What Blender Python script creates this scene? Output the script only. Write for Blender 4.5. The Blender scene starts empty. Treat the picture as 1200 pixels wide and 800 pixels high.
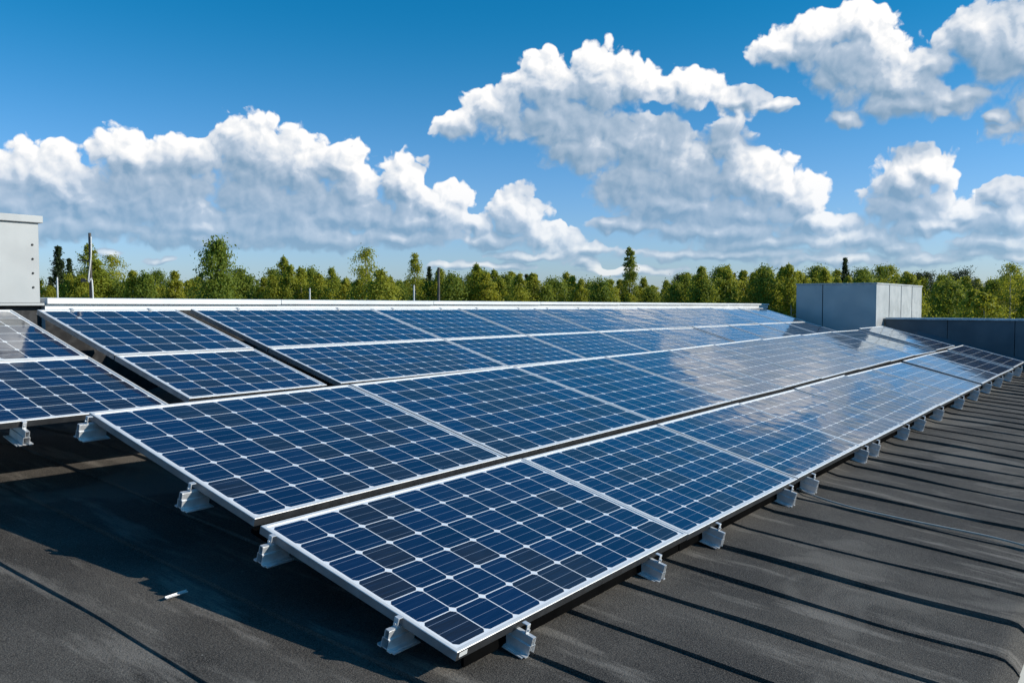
import bpy, bmesh, math, random
from mathutils import Vector, Matrix, noise as mnoise
R = math.radians
sc = bpy.context.scene
C = sc.collection

# ---------------------------------------------------------------- camera
HC = 8.0                       # eye height above the ground outside
F, PITCH = 1024.114, 0.0454466
cam = bpy.data.cameras.new('camera')
cam.sensor_width = 36.0
cam.lens = F / 1200 * 36.0
cam.clip_start, cam.clip_end = 0.05, 20000
camo = bpy.data.objects.new('camera', cam)
C.objects.link(camo)
camo.location = (0, 0, HC)
camo.rotation_euler = (R(90) - PITCH, 0, 0)
sc.camera = camo

# ---------------------------------------------------------------- exposure
sc.view_settings.view_transform = 'Standard'
sc.view_settings.look = 'None'
sc.view_settings.exposure = 0.0
sc.view_settings.gamma = 1.0

# ---------------------------------------------------------------- sun
SUN_EL = R(25.0)
SUN_DIR = Vector((2.07, -0.20, 0)).normalized() * math.cos(SUN_EL) + Vector((0, 0, math.sin(SUN_EL)))
sl = bpy.data.lights.new('sun', 'SUN')
sl.energy = 4.6
sl.angle = R(0.5)
sl.color = (1.0, 0.93, 0.82)
slo = bpy.data.objects.new('sun', sl)
C.objects.link(slo)
slo.rotation_euler = (-SUN_DIR).to_track_quat('-Z', 'Y').to_euler()

# ---------------------------------------------------------------- node helper
class NT:
    def __init__(s, tree):
        s.t = tree
        s.n = tree.nodes
        s.l = tree.links
    def node(s, kind, props=None, **ins):
        nd = s.n.new(kind)
        for k, v in (props or {}).items():
            setattr(nd, k, v)
        for k, v in ins.items():
            key = int(k[1:]) if k[0] == 'i' and k[1:].isdigit() else k.replace('_', ' ')
            s.put(nd.inputs[key], v)
        return nd
    def put(s, sock, v):
        if isinstance(v, bpy.types.NodeSocket):
            s.l.new(v, sock)
        else:
            sock.default_value = v
    def m(s, op, a, b=0.0, c=0.0, clamp=False):
        nd = s.n.new('ShaderNodeMath')
        nd.operation = op
        nd.use_clamp = clamp
        for i, v in enumerate((a, b, c)):
            s.put(nd.inputs[i], v)
        return nd.outputs[0]
    def vm(s, op, a, b=None, c=None, out=0):
        nd = s.n.new('ShaderNodeVectorMath')
        nd.operation = op
        for i, v in enumerate((a, b, c)):
            if v is not None:
                s.put(nd.inputs[i], v)
        return nd.outputs[out]
    def mix(s, fac, a, b, kind='RGBA', blend='MIX'):
        nd = s.n.new('ShaderNodeMix')
        nd.data_type = kind
        if kind == 'RGBA':
            nd.blend_type = blend
            ia, ib, o = 6, 7, 2
        else:
            ia, ib, o = 2, 3, 0
        s.put(nd.inputs[0], fac)
        s.put(nd.inputs[ia], a)
        s.put(nd.inputs[ib], b)
        return nd.outputs[o]
    def step(s, v, lo, hi, a=0.0, b=1.0, smooth=True):
        nd = s.n.new('ShaderNodeMapRange')
        nd.interpolation_type = 'SMOOTHSTEP' if smooth else 'LINEAR'
        for k, x in (('Value', v), ('From Min', lo), ('From Max', hi), ('To Min', a), ('To Max', b)):
            s.put(nd.inputs[k], x)
        return nd.outputs[0]
    def noise(s, vec, scale, detail=2.0, rough=0.5, dims='3D', out=0, dist=0.0, lac=2.0):
        nd = s.n.new('ShaderNodeTexNoise')
        nd.noise_dimensions = dims
        s.put(nd.inputs['Vector'], vec)
        nd.inputs['Scale'].default_value = scale
        nd.inputs['Detail'].default_value = detail
        nd.inputs['Roughness'].default_value = rough
        nd.inputs['Lacunarity'].default_value = lac
        nd.inputs['Distortion'].default_value = dist
        return nd.outputs[out]

def rgb(r, g, b):
    return (r, g, b, 1.0)

# ---------------------------------------------------------------- world: Nishita sky with cumulus
def azel(px, py):
    x, y, z = (px - 600) / F, 1.0, -(py - 400) / F
    c, s_ = math.cos(PITCH), math.sin(PITCH)
    y, z = y * c + z * s_, z * c - y * s_
    return math.atan2(x, y), math.atan2(z, math.hypot(x, y))

PUFFS = [
    # the long bank to the left
    (45, 205, 70, 34), (10, 240, 80, 36), (100, 235, 70, 34), (160, 185, 52, 30), (225, 180, 62, 28), (190, 235, 110, 46),
    (300, 185, 56, 50), (345, 200, 52, 44), (395, 192, 38, 36), (320, 245, 120, 42), (420, 215, 30, 30), (410, 255, 90, 28),
    (470, 215, 36, 34), (515, 240, 44, 28), (558, 264, 26, 18), (480, 262, 80, 20), (390, 280, 120, 14), (250, 268, 110, 16),
    (606, 250, 36, 32), (640, 280, 40, 20), (672, 288, 20, 22), (690, 306, 16, 10), (575, 282, 50, 12), (620, 300, 60, 8),
    # the tall one in the middle
    (535, 146, 28, 16), (585, 128, 42, 28), (640, 98, 44, 34), (700, 95, 52, 38), (745, 100, 32, 30), (660, 145, 80, 34),
    (805, 108, 42, 26), (865, 118, 46, 16), (908, 124, 24, 9), (755, 165, 70, 44), (800, 205, 80, 46), (850, 165, 34, 30),
    (870, 205, 50, 36), (905, 225, 44, 34), (945, 238, 32, 30), (770, 240, 64, 20), (870, 252, 100, 22), (960, 262, 50, 16),
    (730, 264, 50, 11), (790, 272, 24, 15), (900, 284, 110, 12), (1010, 280, 60, 14), (1050, 290, 30, 12), (1078, 302, 20, 8),
    # upper right
    (915, 55, 36, 22), (960, 42, 44, 26), (1008, 30, 34, 26), (1000, 70, 66, 36), (1050, 98, 66, 30), (1090, 75, 36, 18),
    (1150, 40, 44, 36), (1190, 60, 52, 56), (1120, 112, 60, 16), (990, 140, 22, 12), (1168, 134, 12, 10),
    # right
    (1085, 200, 34, 26), (1055, 215, 34, 36), (1070, 245, 48, 20), (1130, 252, 50, 16), (1185, 228, 32, 22), (1180, 262, 50, 16),
    # scraps near the tree tops
    (244, 285, 18, 9), (130, 297, 16, 5), (1140, 296, 36, 9), (1195, 300, 30, 8), (190, 304, 18, 5),
    # grey undersides
    (120, 266, 90, 18), (230, 278, 100, 15), (350, 276, 110, 20), (470, 278, 90, 16), (40, 268, 70, 16), (690, 176, 60, 26), (745, 212, 60, 34),
    (800, 245, 90, 22), (860, 272, 110, 16), (1075, 122, 70, 16), (1100, 262, 70, 14),
    # low and hazy, just over the trees
    (860, 297, 130, 9), (960, 304, 90, 8), (1090, 305, 60, 9), (740, 318, 60, 6), (560, 312, 70, 6), (1165, 284, 60, 12), (690, 290, 30, 10),
    # outside the picture; the right-hand ones added to whiten the panel reflections
    (1330, 120, 130, 60), (1420, 230, 120, 40), (-240, 240, 90, 24), (1380, -130, 190, 60), (1650, 60, 140, 70), (-460, 270, 130, 24),
]
KS = 10.0
SKY_STRENGTH = 0.10
SKY_TINT = (0.06, 0.92, 1.28)
CLOUD_LIT = (10.3, 10.2, 10.1)
CLOUD_SHADE = (5.5, 6.4, 7.6)
CLOUD_BASE = (2.2, 3.6, 5.2)

w = bpy.data.worlds.new('World')
sc.world = w
w.use_nodes = True
T = NT(w.node_tree)
T.n.clear()

def cloud_group(puffs, full):
    g = bpy.data.node_groups.new('cloud_field', 'ShaderNodeTree')
    g.interface.new_socket('P', in_out='INPUT', socket_type='NodeSocketVector')
    g.interface.new_socket('Height', in_out='OUTPUT', socket_type='NodeSocketFloat')
    g.interface.new_socket('Env', in_out='OUTPUT', socket_type='NodeSocketFloat')
    G = NT(g)
    P = G.n.new('NodeGroupInput').outputs['P']
    if full:
        wn = G.vm('SUBTRACT', G.noise(P, 3.4, 2.0, 0.55, '2D', 1), (0.5, 0.5, 0.5))
        Q = G.vm('MULTIPLY_ADD', wn, (0.22, 0.16, 0.0), P)
    else:
        Q = P
    d = None
    for cx, cy, rx, ry in puffs:
        a, e = azel(cx, cy)
        ix, iy = F / rx / KS * 0.80, F / ry / KS * 0.80
        v = G.vm('MULTIPLY_ADD', Q, (ix, iy, 0.0), (-a * KS * ix, -e * KS * iy, 0.0))
        ln = G.vm('LENGTH', v, out=1)
        d = ln if d is None else G.m('SMOOTH_MIN', d, ln, 0.18)
    env = G.m('SUBTRACT', 1.0, d)
    env = G.m('MAXIMUM', env, -1.0)
    h = env
    if full:
        Q2 = G.vm('MULTIPLY_ADD', wn, (0.20, 0.20, 0.0), P)
        vo = G.n.new('ShaderNodeTexVoronoi')
        vo.voronoi_dimensions = '2D'
        vo.feature = 'F1'
        G.put(vo.inputs['Vector'], Q2)
        vo.inputs['Scale'].default_value = 2.8
        vo.inputs['Detail'].default_value = 2.6
        vo.inputs['Roughness'].default_value = 0.46
        vo.inputs['Lacunarity'].default_value = 2.2
        vd = vo.outputs['Distance']
        bil = G.m('SUBTRACT', 0.42, vd)
        fb = G.m('SUBTRACT', G.noise(P, 8.0, 5.0, 0.62, '2D'), 0.5)
        h = G.m('MULTIPLY_ADD', bil, 0.50, G.m('MULTIPLY', env, 1.05))
        h = G.m('MULTIPLY_ADD', fb, 0.17, h)
    o = G.n.new('NodeGroupOutput')
    G.put(o.inputs['Height'], h)
    G.put(o.inputs['Env'], env)
    return g

def build_world():
    gen = T.n.new('ShaderNodeTexCoord').outputs['Generated']
    sx = T.n.new('ShaderNodeSeparateXYZ')
    T.put(sx.inputs[0], gen)
    X, Y, Z = sx.outputs
    az = T.m('ARCTAN2', X, Y)
    el = T.m('ARCSINE', Z)
    cb = T.n.new('ShaderNodeCombineXYZ')
    T.put(cb.inputs[0], T.m('MULTIPLY', az, KS))
    T.put(cb.inputs[1], T.m('MULTIPLY', el, KS))
    P = cb.outputs[0]
    sky = T.n.new('ShaderNodeTexSky')
    sky.sky_type = 'NISHITA'
    sky.sun_disc = False
    sky.sun_elevation = SUN_EL
    sky.sun_rotation = math.atan2(SUN_DIR.x, SUN_DIR.y)
    sky.altitude = 100
    sky.air_density = 1.0
    sky.dust_density = 0.6
    sky.ozone_density = 3.0
    tint = T.mix(T.step(el, 0.0, 0.34), rgb(0.98, 1.19, 1.66), rgb(*SKY_TINT))
    scol = T.mix(1.0, sky.outputs[0], tint, blend='MULTIPLY')
    air = T.step(el, 0.0, 0.16, 0.62, 1.0)     # nearer the horizon the clouds sink into the pale air
    plain = T.node('ShaderNodeBackground', Color=scol, Strength=SKY_STRENGTH).outputs[0]
    # the cloudy sector is cut into slices of azimuth so that a ray only works through the puffs near it
    cuts = [-900, 40, 130, 220, 310, 400, 480, 560, 640, 720, 790, 860, 930, 1000, 1070, 1140, 2100]
    leaves = []
    inband = T.m('MULTIPLY', T.m('GREATER_THAN', el, 0.0), T.m('LESS_THAN', el, 0.80))
    for x0, x1 in zip(cuts[:-1], cuts[1:]):
        puffs = [p for p in PUFFS if p[0] + p[2] * 1.25 + 10 > x0 and p[0] - p[2] * 1.25 - 26 < x1]
        g, ge = cloud_group(puffs, True), cloud_group(puffs, False)
        def inst(gr, vec):
            nd = T.n.new('ShaderNodeGroup')
            nd.node_tree = gr
            T.put(nd.inputs[0], vec)
            return nd.outputs['Height'], nd.outputs['Env']
        h0, e0 = inst(g, P)
        h1, e1 = inst(g, T.vm('ADD', P, (0.052, 0.060, 0.0)))
        h2, e2 = inst(ge, T.vm('ADD', P, (0.16, 0.36, 0.0)))
        rel = T.m('SUBTRACT', h0, h1)
        occ = T.step(e2, -0.60, 0.80)
        lit = T.m('MULTIPLY_ADD', rel, T.m('MULTIPLY_ADD', occ, -1.35, 2.0), 0.86)
        lit = T.m('MULTIPLY_ADD', occ, -0.74, lit)
        lit = T.m('ADD', lit, T.step(h0, 0.25, 0.0, 0.0, 0.10))
        lit = T.step(lit, -0.05, 1.05, 0.0, 1.0, False)
        dens = T.step(h0, 0.0, T.m('MULTIPLY_ADD', T.step(lit, 0.50, 0.10), 0.26, 0.13))
        ccol = T.mix(T.step(lit, 0.0, 0.5, 0.0, 1.0, False), rgb(*CLOUD_BASE), rgb(*CLOUD_SHADE))
        ccol = T.mix(T.step(lit, 0.40, 1.0, 0.0, 1.0, False), ccol, rgb(*CLOUD_LIT))
        ccol = T.mix(air, scol, ccol)
        bg = T.node('ShaderNodeBackground', Color=T.mix(dens, scol, ccol), Strength=SKY_STRENGTH)
        leaves.append(bg.outputs[0])
    def choose(fac, p, q):
        ms = T.n.new('ShaderNodeMixShader')
        T.put(ms.inputs[0], fac)
        T.l.new(p, ms.inputs[1])
        T.l.new(q, ms.inputs[2])
        return ms.outputs[0]
    def tree(i, j):
        if j - i == 1:
            return leaves[i]
        k = (i + j) // 2
        return choose(T.m('GREATER_THAN', az, azel(cuts[k], 353)[0]), tree(i, k), tree(k, j))
    sector = T.m('MULTIPLY', T.m('MULTIPLY', T.m('GREATER_THAN', az, -0.95), T.m('LESS_THAN', az, 0.98)), inband)
    cur = choose(sector, plain, tree(0, len(leaves)))
    out = T.n.new('ShaderNodeOutputWorld')
    T.l.new(cur, out.inputs[0])
build_world()

# ---------------------------------------------------------------- frames of reference
YAW = 0.9383249578661196
UH = Vector((math.cos(YAW), math.sin(YAW), 0))       # along the array, level
VH = Vector((-math.sin(YAW), math.cos(YAW), 0))      # up the roof, level
UA = Vector((0.5911327, 0.8065593, 0.0049211)).normalized()
VA = Vector((-0.7803493, 0.5703588, 0.2564092)).normalized()
NA = UA.cross(VA).normalized()
OA = Vector((-0.1977944, 3.0463172, -1.2430724 + HC))
UC = Vector((0.5624219, 0.8268367, -0.0047579)).normalized()
VC = Vector((-0.7906468, 0.5394715, 0.2895654)).normalized()
NC = UC.cross(VC).normalized()
SC = 1.033
OC = Vector((-1.2150141 * SC, 6.1689063 * SC, -0.5761469 * SC + HC))
UP = Vector((0, 0, 1))
ROOF0 = OA - UP * 0.13
S_LOW, S_HIGH = math.tan(R(5.4)), math.tan(R(15.0))

def hv(u, v, z=0.0):
    """level coordinates along/up the roof, measured from the array's near corner; z is an absolute height"""
    p = Vector((OA.x, OA.y, 0)) + UH * u + VH * v
    return Vector((p.x, p.y, z))

def smooth(a, b, x):
    t = max(0.0, min(1.0, (x - a) / (b - a)))
    return t * t * (3 - 2 * t)

def roof_z(u, v):
    k = smooth(0.8, 4.5, u)
    s = S_LOW + (S_HIGH - S_LOW) * k if v > 0 else S_LOW
    if v > 4.15:
        v = 4.15 + 0.12 * (v - 4.15)
    z = ROOF0.z + s * v
    if v > 2.2 and u > 1.0:                       # keeps clear of the upper rows, which lie a little flatter
        p = hv(u, v)
        zc = OC.z - ((p.x - OC.x) * NC.x + (p.y - OC.y) * NC.y) / NC.z - 0.15
        k2 = smooth(2.2, 2.7, v)
        z = z + (min(z, zc) - z) * k2
    return z

# ---------------------------------------------------------------- mesh builder
class MB:
    def __init__(s):
        s.v, s.f, s.m, s.uv = [], [], [], {}
    def quad(s, pts, mat=0, uv=None):
        b = len(s.v)
        s.v += [tuple(p) for p in pts]
        if uv:
            s.uv[len(s.f)] = uv
        s.f.append(tuple(range(b, b + len(pts))))
        s.m.append(mat)
    def box(s, p0, ax, ay, az, mat=0, mats=None):
        """box from corner p0 with edge vectors ax, ay, az; mats = per-face: bottom, top, y0, y1, x0, x1"""
        p0, ax, ay, az = map(Vector, (p0, ax, ay, az))
        if ax.cross(ay).dot(az) < 0:
            p0, ax = p0 + ax, -ax
        b = len(s.v)
        s.v += [tuple(p0 + ax * i + ay * j + az * k) for k in (0, 1) for j in (0, 1) for i in (0, 1)]
        fs = [(0, 2, 3, 1), (4, 5, 7, 6), (0, 1, 5, 4), (2, 6, 7, 3), (0, 4, 6, 2), (1, 3, 7, 5)]
        for i, f in enumerate(fs):
            s.f.append(tuple(b + k for k in f))
            s.m.append(mats[i] if mats else mat)
    def extrude(s, prof, o, ex, ey, ed, mat=0):
        """closed 2-D profile (counter-clockwise in ex, ey) swept along ed"""
        o, ex, ey, ed = map(Vector, (o, ex, ey, ed))
        n, b = len(prof), len(s.v)
        for k in (0, 1):
            s.v += [tuple(o + ex * x + ey * y + ed * k) for x, y in prof]
        flip = ex.cross(ey).dot(ed) > 0
        for i in range(n):
            j = (i + 1) % n
            q = (b + i, b + j, b + n + j, b + n + i)
            s.f.append(q if flip else q[::-1])
            s.m.append(mat)
        c0 = tuple(range(b, b + n))
        c1 = tuple(range(b + n, b + 2 * n))
        s.f += [c0[::-1] if flip else c0, c1 if flip else c1[::-1]]
        s.m += [mat, mat]
    def tube(s, pts, rad, seg=10, mat=0, cap=True):
        pts = [Vector(p) for p in pts]
        rads = rad if isinstance(rad, (list, tuple)) else [rad] * len(pts)
        b0 = len(s.v)
        ref = None
        for i, p in enumerate(pts):
            d = (pts[min(i + 1, len(pts) - 1)] - pts[max(i - 1, 0)]).normalized()
            if ref is None:
                ref = d.orthogonal().normalized()
            ref = (ref - d * ref.dot(d)).normalized()
            y = d.cross(ref)
            for k in range(seg):
                a = 2 * math.pi * k / seg
                s.v.append(tuple(p + (ref * math.cos(a) + y * math.sin(a)) * rads[i]))
        for i in range(len(pts) - 1):
            for k in range(seg):
                a, c = b0 + i * seg + k, b0 + i * seg + (k + 1) % seg
                s.f.append((a, c, c + seg, a + seg))
                s.m.append(mat)
        if cap:
            s.f.append(tuple(b0 + k for k in range(seg))[::-1])
            s.f.append(tuple(b0 + (len(pts) - 1) * seg + k for k in range(seg)))
            s.m += [mat, mat]
    def build(s, name, mats, parent=None, smooth_shade=False, bevel=0.0, loc=None):
        me = bpy.data.meshes.new(name)
        vs = s.v
        if loc is not None:
            L = Vector(loc)
            vs = [tuple(Vector(p) - L) for p in s.v]
        me.from_pydata(vs, [], s.f)
        for mt in (mats if isinstance(mats, (list, tuple)) else [mats]):
            me.materials.append(mt)
        me.polygons.foreach_set('material_index', s.m)
        if s.uv:
            lay = me.uv_layers.new(name='UVMap')
            for fi, uv in s.uv.items():
                for li, c in zip(me.polygons[fi].loop_indices, uv):
                    lay.data[li].uv = c
        if smooth_shade:
            me.polygons.foreach_set('use_smooth', [True] * len(me.polygons))
        me.update()
        o = bpy.data.objects.new(name, me)
        C.objects.link(o)
        if loc is not None:
            o.location = loc
        if parent is not None:
            o.parent = parent
        if bevel > 0:
            md = o.modifiers.new('bevel', 'BEVEL')
            md.width = bevel
            md.segments = 2
            md.limit_method = 'ANGLE'
        return o

def tag(o, label=None, cat=None, group=None, kind=None):
    for k, v in (('label', label), ('category', cat), ('group', group), ('kind', kind)):
        if v:
            o[k] = v
    return o

def thing(name, label, cat, mat=None, group=None):
    o = bpy.data.objects.new(name, None)
    C.objects.link(o)
    o.empty_display_size = 0.1
    if mat is not None:
        o.matrix_world = mat
    return tag(o, label, cat, group)

def frame_matrix(o, x, y, z):
    m = Matrix.Identity(4)
    for i, c in enumerate((x, y, z)):
        m.col[i][:3] = c
    m.col[3][:3] = o
    return m

def copy_thing(o, mat=None, label=None, group=None):
    c = o.copy()
    C.objects.link(c)
    if mat is not None:
        c.matrix_world = mat
    if label:
        c['label'] = label
    if group:
        c['group'] = group
    for ch in o.children:
        d = ch.copy()
        C.objects.link(d)
        d.parent = c
        for gch in ch.children:
            e = gch.copy()
            C.objects.link(e)
            e.parent = d
    return c

# ---------------------------------------------------------------- materials
def new_mat(name):
    m = bpy.data.materials.new(name)
    m.use_nodes = True
    t = NT(m.node_tree)
    bsdf = t.n['Principled BSDF']
    return m, t, bsdf

def bump(t, bsdf, h, strength, dist):
    nd = t.node('ShaderNodeBump', Height=h, Strength=strength, Distance=dist)
    t.l.new(nd.outputs[0], bsdf.inputs['Normal'])
    return nd

def metal(name, col, rough=0.35, metallic=0.9, var=0.15, scale=6.0, bumps=0.0):
    m, t, b = new_mat(name)
    ob = t.n.new('ShaderNodeTexCoord').outputs['Object']
    n = t.noise(ob, scale, 5.0, 0.6)
    c = t.mix(t.step(n, 0.3, 0.75), rgb(*[x * (1 - var) for x in col]), rgb(*[min(1, x * (1 + var)) for x in col]))
    t.put(b.inputs['Base Color'], c)
    b.inputs['Metallic'].default_value = metallic
    t.put(b.inputs['Roughness'], t.step(t.noise(ob, scale * 3, 4.0, 0.6), 0.3, 0.7, rough * 0.8, rough * 1.25))
    if bumps:
        bump(t, b, t.noise(ob, scale * 0.6, 3.0, 0.5), bumps, 0.02)
    return m

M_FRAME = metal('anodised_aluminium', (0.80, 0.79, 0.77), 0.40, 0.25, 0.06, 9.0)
M_FRAME_SIDE_SHADED = metal('shaded_frame_side', (0.030, 0.031, 0.033), 0.5, 0.2, 0.25, 9.0)  # shade of the frame's sides put into the colour
M_FRAME_END_SHADED = metal('shaded_frame_end', (0.26, 0.27, 0.28), 0.45, 0.5, 0.2, 9.0)  # grey of the frame's shaded ends put into the colour
M_ALU = metal('mill_aluminium', (0.72, 0.73, 0.74), 0.42, 0.5, 0.15, 14.0)
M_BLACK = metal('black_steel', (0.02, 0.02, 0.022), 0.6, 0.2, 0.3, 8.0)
M_COPING = metal('white_coping_sheet', (0.74, 0.75, 0.75), 0.45, 0.1, 0.07, 2.0, 0.15)
M_BOX = metal('galvanised_grey_sheet', (0.46, 0.47, 0.47), 0.45, 0.25, 0.07, 1.3, 0.12)
M_BOX_PALE = metal('pale_grey_painted_sheet', (0.40, 0.41, 0.41), 0.48, 0.12, 0.06, 1.3, 0.12)
M_PARAPET = metal('dark_blue_grey_cladding', (0.105, 0.125, 0.145), 0.5, 0.1, 0.2, 1.2, 0.2)
M_GUTTER = metal('zinc_gutter', (0.42, 0.50, 0.56), 0.4, 0.6, 0.2, 5.0, 0.2)
M_CABLE = metal('grey_cable_sheath', (0.50, 0.45, 0.39), 0.8, 0.0, 0.1, 20.0)
M_GAP_SHADE = metal('black_gap_shade', (0.004, 0.004, 0.004), 0.95, 0.0, 0.3, 6.0)  # near-black, stands in for shade in the gaps under the panels
M_GAP_SHADE.node_tree.nodes['Principled BSDF'].inputs['Specular IOR Level'].default_value = 0.0
M_FELT_DARK = metal('black_felt_upstand', (0.025, 0.024, 0.024), 0.9, 0.0, 0.3, 5.0)
M_CABLE.node_tree.nodes['Principled BSDF'].inputs['Specular IOR Level'].default_value = 0.1
M_WALL = metal('rendered_wall', (0.42, 0.41, 0.39), 0.9, 0.0, 0.12, 0.8, 0.2)
M_POST = metal('weathered_post', (0.10, 0.09, 0.08), 0.8, 0.1, 0.3, 5.0)
M_WHITE_POST = metal('pale_pipe', (0.62, 0.62, 0.60), 0.5, 0.2, 0.15, 8.0)

def cell_material():
    m, t, b = new_mat('photovoltaic_cells')
    uvn = t.n.new('ShaderNodeUVMap')
    uvn.uv_map = 'UVMap'
    s = t.n.new('ShaderNodeSeparateXYZ')
    t.put(s.inputs[0], uvn.outputs[0])
    x, y = s.outputs[0], s.outputs[1]
    info = t.n.new('ShaderNodeObjectInfo')
    rnd = info.outputs['Random']
    fx, fy = t.m('FRACT', x), t.m('FRACT', y)
    cx, cy = t.m('ABSOLUTE', t.m('SUBTRACT', fx, 0.5)), t.m('ABSOLUTE', t.m('SUBTRACT', fy, 0.5))
    # white gaps between the cells, wider where four clipped corners meet
    line = t.m('MAXIMUM', t.m('GREATER_THAN', cx, 0.486), t.m('GREATER_THAN', cy, 0.486))
    line = t.m('MAXIMUM', line, t.m('GREATER_THAN', t.m('ADD', cx, cy), 0.885))
    cb = t.n.new('ShaderNodeCombineXYZ')
    t.put(cb.inputs[0], t.m('FLOOR', x))
    t.put(cb.inputs[1], t.m('FLOOR', y))
    t.put(cb.inputs[2], t.m('MULTIPLY', rnd, 37.0))
    wn = t.n.new('ShaderNodeTexWhiteNoise')
    t.put(wn.inputs['Vector'], cb.outputs[0])
    w1 = wn.outputs['Value']
    wc = t.n.new('ShaderNodeSeparateColor')
    t.put(wc.inputs[0], wn.outputs['Color'])
    blue = t.mix(wc.outputs[0], rgb(0.0020, 0.0065, 0.026), rgb(0.0045, 0.0155, 0.062))
    brown = rgb(0.014, 0.011, 0.014)
    share = t.m('MULTIPLY_ADD', t.m('POWER', rnd, 4.0), 0.45, 0.24)
    cell = t.mix(t.m('LESS_THAN', w1, share), blue, brown)
    # fine crystal streaks along the cell
    ob = t.n.new('ShaderNodeTexCoord').outputs['Object']
    mp = t.node('ShaderNodeMapping', Vector=ob, Scale=(5.0, 120.0, 1.0))
    streak = t.noise(mp.outputs[0], 1.0, 3.0, 0.6)
    cell = t.mix(t.step(streak, 0.35, 0.8, 0.0, 0.5), cell, rgb(0.016, 0.034, 0.085))
    # bus bars: three thin silver lines along each cell
    by = t.m('ABSOLUTE', t.m('SUBTRACT', t.m('FRACT', t.m('MULTIPLY', fy, 3.0)), 0.5))
    bus = t.m('GREATER_THAN', t.m('SUBTRACT', 0.5, by), 0.482)
    cell = t.mix(t.m('MULTIPLY', bus, 0.55), cell, rgb(0.34, 0.40, 0.50))
    edge = t.vm('ADD', uvn.outputs[0], (0, 0, 0))
    col = t.mix(line, cell, rgb(0.84, 0.85, 0.86))
    # white margin of the backing sheet round the outside
    at = t.n.new('ShaderNodeAttribute')
    at.attribute_name = 'cells'
    at.attribute_type = 'OBJECT'
    sa = t.n.new('ShaderNodeSeparateXYZ')
    t.put(sa.inputs[0], at.outputs['Vector'])
    mg = t.m('MAXIMUM', t.m('LESS_THAN', x, 0.0), t.m('LESS_THAN', y, 0.0))
    mg = t.m('MAXIMUM', mg, t.m('MAXIMUM', t.m('GREATER_THAN', x, sa.outputs[0]), t.m('GREATER_THAN', y, sa.outputs[1])))
    col = t.mix(mg, col, rgb(0.80, 0.81, 0.82))
    # a film of dust, in washed patches
    dust = t.step(t.noise(ob, 1.7, 5.0, 0.62), 0.42, 0.80, 0.0, 0.022)
    col = t.mix(dust, col, rgb(0.36, 0.35, 0.33))
    t.put(b.inputs['Base Color'], col)
    t.put(b.inputs['Roughness'], t.step(t.noise(ob, 2.3, 4.0, 0.6), 0.3, 0.8, 0.07, 0.18))
    b.inputs['IOR'].default_value = 1.5
    b.inputs['Coat Weight'].default_value = 0.42
    b.inputs['Coat Roughness'].default_value = 0.04
    # the glass is never quite flat
    mp2 = t.node('ShaderNodeMapping', Vector=ob, Scale=(1.0, 1.6, 1.0))
    bn = t.node('ShaderNodeBump', Height=t.noise(mp2.outputs[0], 2.2, 2.0, 0.5), Strength=0.25, Distance=0.02)
    t.l.new(bn.outputs[0], b.inputs['Normal'])
    t.l.new(bn.outputs[0], b.inputs['Coat Normal'])
    return m
M_CELL = cell_material()

def roof_material():
    m, t, b = new_mat('granular_roofing_felt')
    geo = t.n.new('ShaderNodeTexCoord').outputs['Object']
    # turn the axes so that x runs along the strips' length
    mp = t.node('ShaderNodeMapping', Vector=geo, Rotation=(0, 0, -YAW))
    p = mp.outputs[0]
    st = t.node('ShaderNodeMapping', Vector=p, Scale=(4.0, 0.7, 1.0)).outputs[0]
    grain = t.noise(p, 190.0, 3.0, 0.75)
    grain2 = t.noise(p, 95.0, 3.0, 0.7)
    big = t.noise(p, 1.3, 5.0, 0.6)
    streak = t.noise(st, 1.6, 4.0, 0.62)
    col = t.mix(t.step(big, 0.36, 0.66), rgb(0.023, 0.0205, 0.0185), rgb(0.080, 0.072, 0.063))
    col = t.mix(t.step(streak, 0.52, 0.68, 0.0, 0.80), col, rgb(0.210, 0.188, 0.162))
    col = t.mix(t.step(grain, 0.40, 0.72, 0.0, 0.55), col, rgb(0.245, 0.220, 0.190))
    col = t.mix(t.step(grain2, 0.52, 0.30, 0.0, 0.45), col, rgb(0.014, 0.013, 0.013))
    # dried puddle marks with a darker rim, scuffs, bits of grit
    pud = t.noise(t.vm('ADD', p, (3.1, 7.7, 0.0)), 0.75, 4.0, 0.58, dist=0.6)
    col = t.mix(t.step(pud, 0.555, 0.64, 0.0, 0.55), col, rgb(0.185, 0.166, 0.143))
    rim = t.m('ABSOLUTE', t.m('SUBTRACT', pud, 0.585))
    col = t.mix(t.step(rim, 0.010, 0.002, 0.0, 0.18), col, rgb(0.024, 0.022, 0.020))
    vo = t.n.new('ShaderNodeTexVoronoi')
    t.put(vo.inputs['Vector'], p)
    vo.inputs['Scale'].default_value = 22.0
    speck = t.m('LESS_THAN', vo.outputs['Distance'], t.step(t.noise(p, 2.0, 2.0, 0.5), 0.45, 0.75, 0.0, 0.11))
    col = t.mix(t.m('MULTIPLY', speck, 0.7), col, rgb(0.30, 0.28, 0.25))
    t.put(b.inputs['Base Color'], col)
    t.put(b.inputs['Roughness'], t.step(big, 0.3, 0.7, 0.80, 0.95))
    b.inputs['Specular IOR Level'].default_value = 0.25
    h = t.m('ADD', t.m('MULTIPLY', grain, 0.5), grain2)
    bump(t, b, h, 0.9, 0.006)
    return m
M_ROOF = roof_material()

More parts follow.
